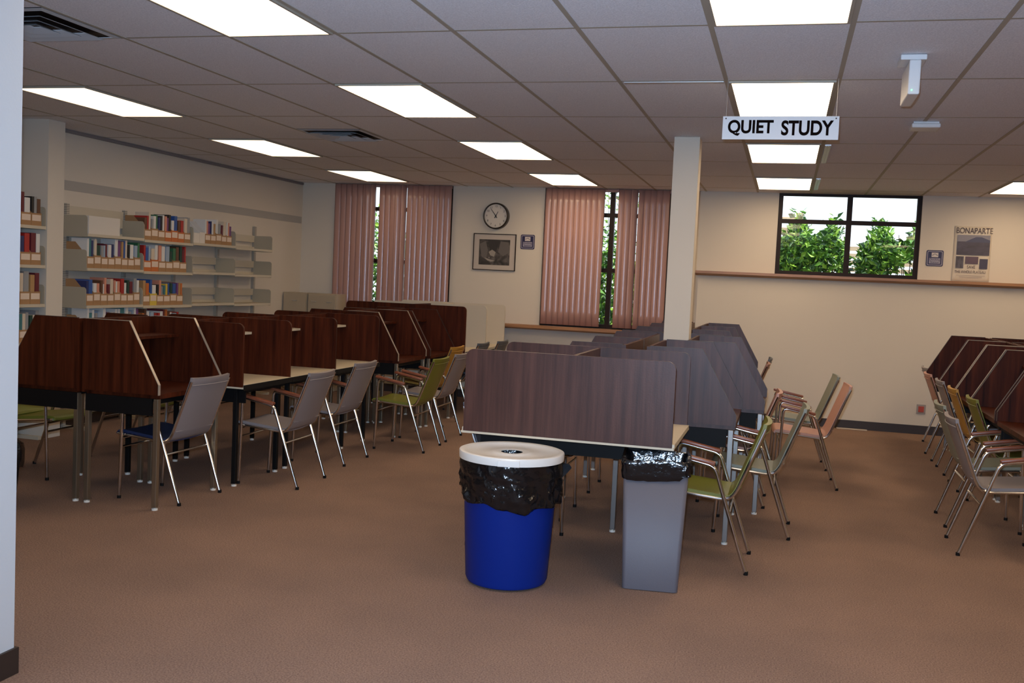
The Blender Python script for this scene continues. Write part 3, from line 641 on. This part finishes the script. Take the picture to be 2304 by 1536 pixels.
# ------------------------------------------------------------------ filing cabinets
for (x0, x1, lab, hs) in ((-6.385, -6.04, 'plain beige steel cabinet in the far left corner of the room', False), (-6.03, -5.62, 'beige steel cabinet with two handles beside the pink blind', True)):
    t = thing('filing_cabinet', lab, 'cabinet', ((x0 + x1) / 2, 11.9, 0)); h = (x1 - x0) / 2
    boxpart('body', FILEB, t, -h, h, .02, .30, 0, 1.265, bev=.003)
    for k in range(3):
        d = boxpart('drawer', FILEB, t, -h + .01, h - .01, 0, .019, .06 + .4 * k, .06 + .4 * k + .385, bev=.003)
        for s in ((-.11, .11) if hs else (0,)):
            b = BM(); tube(b, fillet([(s - .03, 0, .36 + .4 * k), (s - .03, -.02, .36 + .4 * k), (s + .03, -.02, .36 + .4 * k), (s + .03, 0, .36 + .4 * k)], .008), .004, 6); part('handle', b, ALU, d)

# ------------------------------------------------------------------ shelving, file boxes, books
XB, XF = -6.36, -6.10
def shelving(label, loc, ys, levels, empties, ups):
    t = thing('wall_shelving', label, 'shelving', loc)
    ox, oy = loc[0], loc[1]
    for y in ups: boxpart('upright', SLOT, t, -6.395 - ox, -6.362 - ox, y - .018 - oy, y + .018 - oy, .0, 2.07)
    for y in ups: boxpart('upright_foot', STEELP, t, -6.36 - ox, -6.12 - ox, y - .018 - oy, y + .018 - oy, .0, .03)
    for k, (a, c) in enumerate(zip(ys, ys[1:])):
        for z in levels:
            dz = -.012 if k % 2 else 0
            b = BM(); box(b, XB - ox, XF - .012 - ox, a + .004 - oy, c - .004 - oy, z - .012 + dz, z + dz); box(b, XF - .012 - ox, XF - ox, a + .004 - oy, c - .004 - oy, z - .026 + dz, z + dz); part('shelf', b, STEELP, t)
            for yy_ in (a + .002, c - .006):
                b = BM(); prism(b, rrect(XB - ox, XF - .008 - ox, z - .03 + dz, z + .165 + dz, .03, corners=(0, 1, 0, 0)), 'y', yy_ - oy, yy_ + .004 - oy); part('bracket', b, STEELG, t)
            if (k, z) in empties:
                b = BM(); box(b, XB + .004 - ox, XB + .012 - ox, a + .01 - oy, c - .01 - oy, z + .085 + dz, z + .165 + dz); box(b, XB + .004 - ox, XB + .012 - ox, a + .01 - oy, c - .01 - oy, z + dz + .0005, z + .03 + dz); part('back_rail', b, STEELP, t)
    return t
Y0 = [7.71, 8.54, 9.38, 10.23, 11.08]; LV = [1.80, 1.49, 1.15, .82, .48]
emp = {(0, 1.80), (2, 1.49), (3, 1.49), (2, 1.15), (3, 1.15), (3, 1.80), (2, .82), (3, .82), (0, .48), (1, .48), (2, .48), (3, .48)}
sh = shelving('long beige wall shelving from the pilaster to the corner cabinets, partly empty', (-6.24, 9.4, 0), Y0, LV, emp, [7.77, 8.60, 9.44, 10.29, 11.12])
boxpart('header_panel', STEELP, sh, -6.372 + 6.24, -6.364 + 6.24, 7.79 - 9.4, 8.56 - 9.4, 1.93, 2.05)
shelving('beige shelving nearer than the pilaster, beside the white wall edge', (-6.24, 6.77, 0), [6.36, 7.19], [1.83, 1.50, 1.17, .85, .5], {(0, .5)}, [6.40, 7.17])
tag(boxpart('archive_box', WHITE, None, -6.33, -6.13, 7.76, 8.20, 1.8005, 1.965, bev=.002), 'flat blank pale box on the top shelf beside the pilaster', 'box')

BC = {'navy': (.02, .03, .12), 'blue': (.03, .09, .30), 'pale blue': (.30, .38, .48), 'white': (.68, .66, .62), 'cream': (.62, .52, .40), 'red': (.38, .025, .02), 'maroon': (.13, .015, .025), 'green': (.04, .15, .07),
      'dark green': (.015, .05, .035), 'teal': (.05, .18, .20), 'grey': (.28, .28, .28), 'black': (.012, .012, .014), 'purple': (.16, .05, .17), 'salmon': (.62, .26, .17), 'tan': (.42, .24, .10), 'yellow': (.62, .45, .06), 'brown': (.12, .05, .025), 'orange': (.50, .14, .03)}
BM_ = {k: mat('book_' + k.replace(' ', '_'), v, .5) for k, v in BC.items()}
LABELS = set()
ORD = ['first', 'second', 'third', 'fourth', 'fifth', 'sixth', 'seventh', 'eighth', 'ninth', 'tenth', 'eleventh', 'twelfth']
FILE = {}
def file_mesh(wd, zf, kind):
    key = (round(wd, 3), zf, kind)
    if key in FILE: return FILE[key]
    b = BM(); th = .003; D = .225; H = .235
    for y in (-wd / 2, wd / 2 - th): prism(b, [(0, 0), (D, 0), (D, zf), (D * .42, H), (0, H)], 'y', y, y + th)
    box(b, D - th, D, -wd / 2 + th, wd / 2 - th, 0, zf); box(b, 0, D - th, -wd / 2 + th, wd / 2 - th, 0, th); box(b, 0, th, -wd / 2 + th, wd / 2 - th, th, H)
    m1 = mesh_of('magazine_file', b, {'card': CARD, 'white': WHITE, 'red': BM_['orange'], 'yellow': BM_['yellow']}[kind])
    b = BM(); box(b, D, D + .0008, -wd / 2 + .008, wd / 2 - .008, zf * .38, zf * .86); m2 = mesh_of('paper_label', b, PAPER)
    FILE[key] = (m1, m2); return FILE[key]
BOOKM = {}
def book(x, y, z, th, h, d, col, label, tilt=0, group=None):
    key = (round(th, 3), round(h, 2), round(d, 2), col)
    if key not in BOOKM:
        b = BM(); box(b, 0, d, -th / 2, th / 2, 0, h); me = mesh_of('book', b, BM_[col]); me.materials.append(PAPER)
        for p in me.polygons:
            if p.normal.z > .9: p.material_index = 1
        BOOKM[key] = me
    o = link('book', BOOKM[key]); o.location = (x, y, z); o.rotation_euler = (math.radians(tilt), 0, 0); tag(o, label, 'book', group)
def row(y0, y1, z, n, shelfname, cols, rng, zf=.105, kinds=None, nb=(2, 3), hr=(.205, .275), first=0):
    wd = (y1 - y0) / n; grp = 'books on the ' + shelfname; k_ = 0
    for i in range(n):
        yc = y0 + wd * (i + .5); kind = (kinds[i] if kinds else 'card')
        m1, m2 = file_mesh(wd - .003, zf + (.012 if (i % 3 == 1) else 0), kind)
        o = link('magazine_file', m1); o.location = (XB + .008, yc, z + .0005)
        knd = {'card': 'brown cardboard', 'white': 'plain white', 'red': 'orange-edged', 'yellow': 'yellow'}[kind]
        tag(o, '%s file box, %s along the %s' % (knd, ORD[i + first], shelfname), 'file box', 'file boxes on the ' + shelfname)
        if kind != 'white': link('paper_label', m2, o)
        if kind == 'white': continue
        m = rng.randint(*nb); iw = wd - .012; used = 0; ths = [rng.uniform(.6, 1.4) for _ in range(m)]; s = sum(ths); y = yc - iw / 2
        for q in range(m):
            th = ths[q] / s * iw * .95; c = cols[k_ % len(cols)]; k_ += 1
            bd = round(rng.uniform(.15, .19), 2); book(XB + .008 + .219 - bd, y + th / 2, z + .0045, th * .92, rng.uniform(*hr), bd, c, '%s book, %s in the %s file box of the %s' % (c, ORD[q], ORD[i + first], shelfname), group=grp); y += th + iw * .05 / m
rg = random.Random(11)
row(7.74, 8.52, 1.49, 8, 'second shelf by the pilaster', ['white', 'teal', 'navy', 'cream', 'dark green', 'grey', 'pale blue', 'maroon', 'white', 'navy', 'white', 'purple', 'tan', 'blue', 'cream', 'black', 'white', 'pale blue', 'green', 'cream'], rg)
row(7.74, 8.52, 1.15, 8, 'third shelf by the pilaster', ['navy', 'blue', 'white', 'salmon', 'brown', 'white', 'salmon', 'maroon', 'cream', 'salmon', 'white', 'salmon', 'red', 'white', 'dark green', 'maroon', 'grey', 'white'], rg, hr=(.19, .25))
row(7.76, 8.52, .82, 7, 'lowest shelf by the pilaster', ['white', 'teal', 'white', 'grey', 'pale blue', 'white', 'purple', 'white', 'orange', 'white'], rg, hr=(.25, .30))
row(8.57, 9.36, 1.788, 7, 'top shelf, middle section', ['brown', 'red', 'cream', 'grey', 'white', 'green', 'navy', 'black', 'white', 'salmon', 'purple', 'black', 'white', 'blue'], rg, kinds=['card', 'card', 'card', 'red', 'red', 'red', 'card'])
row(8.57, 9.30, 1.478, 6, 'second shelf, middle section', ['red', 'blue', 'pale blue', 'cream', 'white', 'salmon', 'white', 'pale blue', 'dark green', 'green', 'brown', 'dark green', 'maroon'], rg, kinds=['red', 'red', 'card', 'card', 'card', 'card'])
row(8.57, 9.25, 1.138, 6, 'third shelf, middle section', ['tan', 'orange', 'blue', 'white', 'black', 'salmon', 'grey', 'teal', 'yellow', 'blue', 'dark green', 'blue', 'purple'], rg, kinds=['card', 'yellow', 'card', 'card', 'card', 'card'], hr=(.18, .26))
row(8.57, 9.2, .808, 5, 'lowest shelf, middle section', ['orange', 'brown', 'white', 'pale blue', 'red', 'red', 'white', 'maroon'], rg, hr=(.24, .29))
row(9.42, 10.18, 1.80, 7, 'top shelf, far section', ['white', 'salmon', 'purple', 'navy', 'white', 'tan', 'white', 'grey', 'maroon', 'cream'], rg, kinds=['white', 'white', 'card', 'card', 'card', 'card', 'card'])
for z, nm_, cs in ((1.83, "near unit's top shelf", ['dark green', 'maroon', 'cream', 'grey', 'red', 'maroon', 'white', 'black', 'grey', 'brown', 'maroon']), (1.50, "near unit's second shelf", ['grey', 'cream', 'brown', 'grey', 'navy', 'red', 'maroon', 'white', 'tan', 'pale blue']),
                   (1.17, "near unit's third shelf", ['maroon', 'grey', 'tan', 'grey', 'purple', 'cream', 'grey', 'tan']), (.85, "near unit's fourth shelf", ['dark green', 'cream', 'grey', 'black', 'cream', 'white', 'teal', 'cream', 'grey'])):
    row(6.68, 7.16, z, 4, nm_, cs, rg, nb=(2, 3), hr=(.22, .27))

# ------------------------------------------------------------------ outside the windows
b = BM(); box(b, -30, 30, YW + .25, 40, -.3, -.2); o = struct('ground', b, mat('soil', (.10, .09, .06), .9))
LEAF = [mat('leaf_%s' % n, c, .4) for n, c in (('bright', (.24, .44, .05)), ('mid', (.11, .27, .04)), ('dark', (.03, .10, .022)))]
WOODS = mat('sunlit_fence_wood', (.62, .46, .30), .7, noise=((2, 30, 30), (.52, .37, .23), (.70, .53, .36), .3, .7))
def fence(x0, x1, y, z0, z1, step, label):
    t = thing('slat_fence', label, 'fence', ((x0 + x1) / 2, y, -.2)); h = (x1 - x0) / 2; b = BM(); z = z0
    while z < z1: box(b, -h, h, -.01, .01, z + .2, z + .2 + step * .6); z += step
    part('slat_panel', b, WOODS, t)
    for s in (-h, h): boxpart('post', WOODS, t, s - .04, s + .04, .011, .09, 0, z1 + .25)
fence(-.9, .12, 14.5, .2, 2.62, .145, 'pale wooden slat fence panel outside, seen at the side of the high window')
fence(.55, 2.6, 15.2, .2, 2.30, .10, 'low wooden slat fence behind the leaves outside the high window')
def shrub(x, y, zc, rx, ry, rz_, n, label, holes=(), seed=1, tw=6, name='shrub'):
    t = thing(name, label, 'shrub', (x, y, -.2)); R_ = random.Random(seed)
    b = BM()
    for k in range(tw):
        a = R_.uniform(0, 6.28); top = Vector((math.cos(a) * rx * R_.uniform(.2, .8), math.sin(a) * ry * .6, zc + .2 + rz_ * R_.uniform(.5, 1.02)))
        mid = Vector((top.x * .4, top.y * .4, (zc + .2) * .6)); tube(b, [(0.02 * k, 0, 0), mid, top], [.015, .010, .004], 6)
    part('stems', b, mat('twig', (.10, .06, .04), .8), t)
    for q in range(3):
        b = BM()
        for _ in range(n // 3):
            while True:
                p = Vector((R_.uniform(-1, 1), R_.uniform(-1, 1), R_.uniform(-1, 1)))
                if p.x ** 4 + p.y ** 4 + p.z ** 4 < R_.uniform(.5, 1.05): break
            edge = 1 + .22 * math.sin(p.x * 7 + seed * 1.7) * max(0, p.z)
            c = Vector((p.x * rx, p.y * ry, zc + .2 + p.z * rz_ * edge))
            if any(hx0 < c.x + x < hx1 and hz0 + (c.x + x - hx0) * sl < c.z - .2 < hz1 + (c.x + x - hx0) * sl for hx0, hx1, hz0, hz1, sl in holes): continue
            L_ = R_.uniform(.07, .13); d = Vector((R_.gauss(0, 1), R_.gauss(0, 1), R_.gauss(.3, .8))).normalized(); s = d.orthogonal().normalized(); s = (s * math.cos(R_.uniform(0, 6.28)) + d.cross(s) * math.sin(R_.uniform(0, 6.28))); nn = d.cross(s) * .15 * L_
            v = [b.verts.new(c), b.verts.new(c + d * L_ * .45 + s * L_ * .24 + nn), b.verts.new(c + d * L_), b.verts.new(c + d * L_ * .45 - s * L_ * .24 + nn)]
            b.faces.new((v[0], v[1], v[2])); b.faces.new((v[0], v[2], v[3]))
        o = part('foliage', b, LEAF[q], t); o['kind'] = 'stuff'
H = [(.27, .60, 1.52, 1.78, .35), (.98, 1.8, 1.50, 1.72, .62)]
shrub(.24, 13.75, 1.6, .52, .40, .88, 8500, 'leafy green shrub outside the left half of the high window', H, 2, tw=12)
shrub(1.42, 13.8, 1.6, .60, .40, .82, 8500, 'leafy green shrub outside the half of the high window nearer the poster', H, 3, tw=12)
shrub(-2.35, 13.9, 1.0, .75, .5, 1.15, 6000, 'dark green shrub outside the parted pink blind', (), 5)
shrub(-5.7, 14.2, 1.2, 1.1, .5, 1.2, 6000, 'green shrub seen through the gaps of the blind beside the cabinets', (), 6)
shrub(-3.6, 21, 2.6, 2.2, 1.2, 2.3, 2600, 'tall hazy green tree far outside the parted blind', (), 7, name='tree')
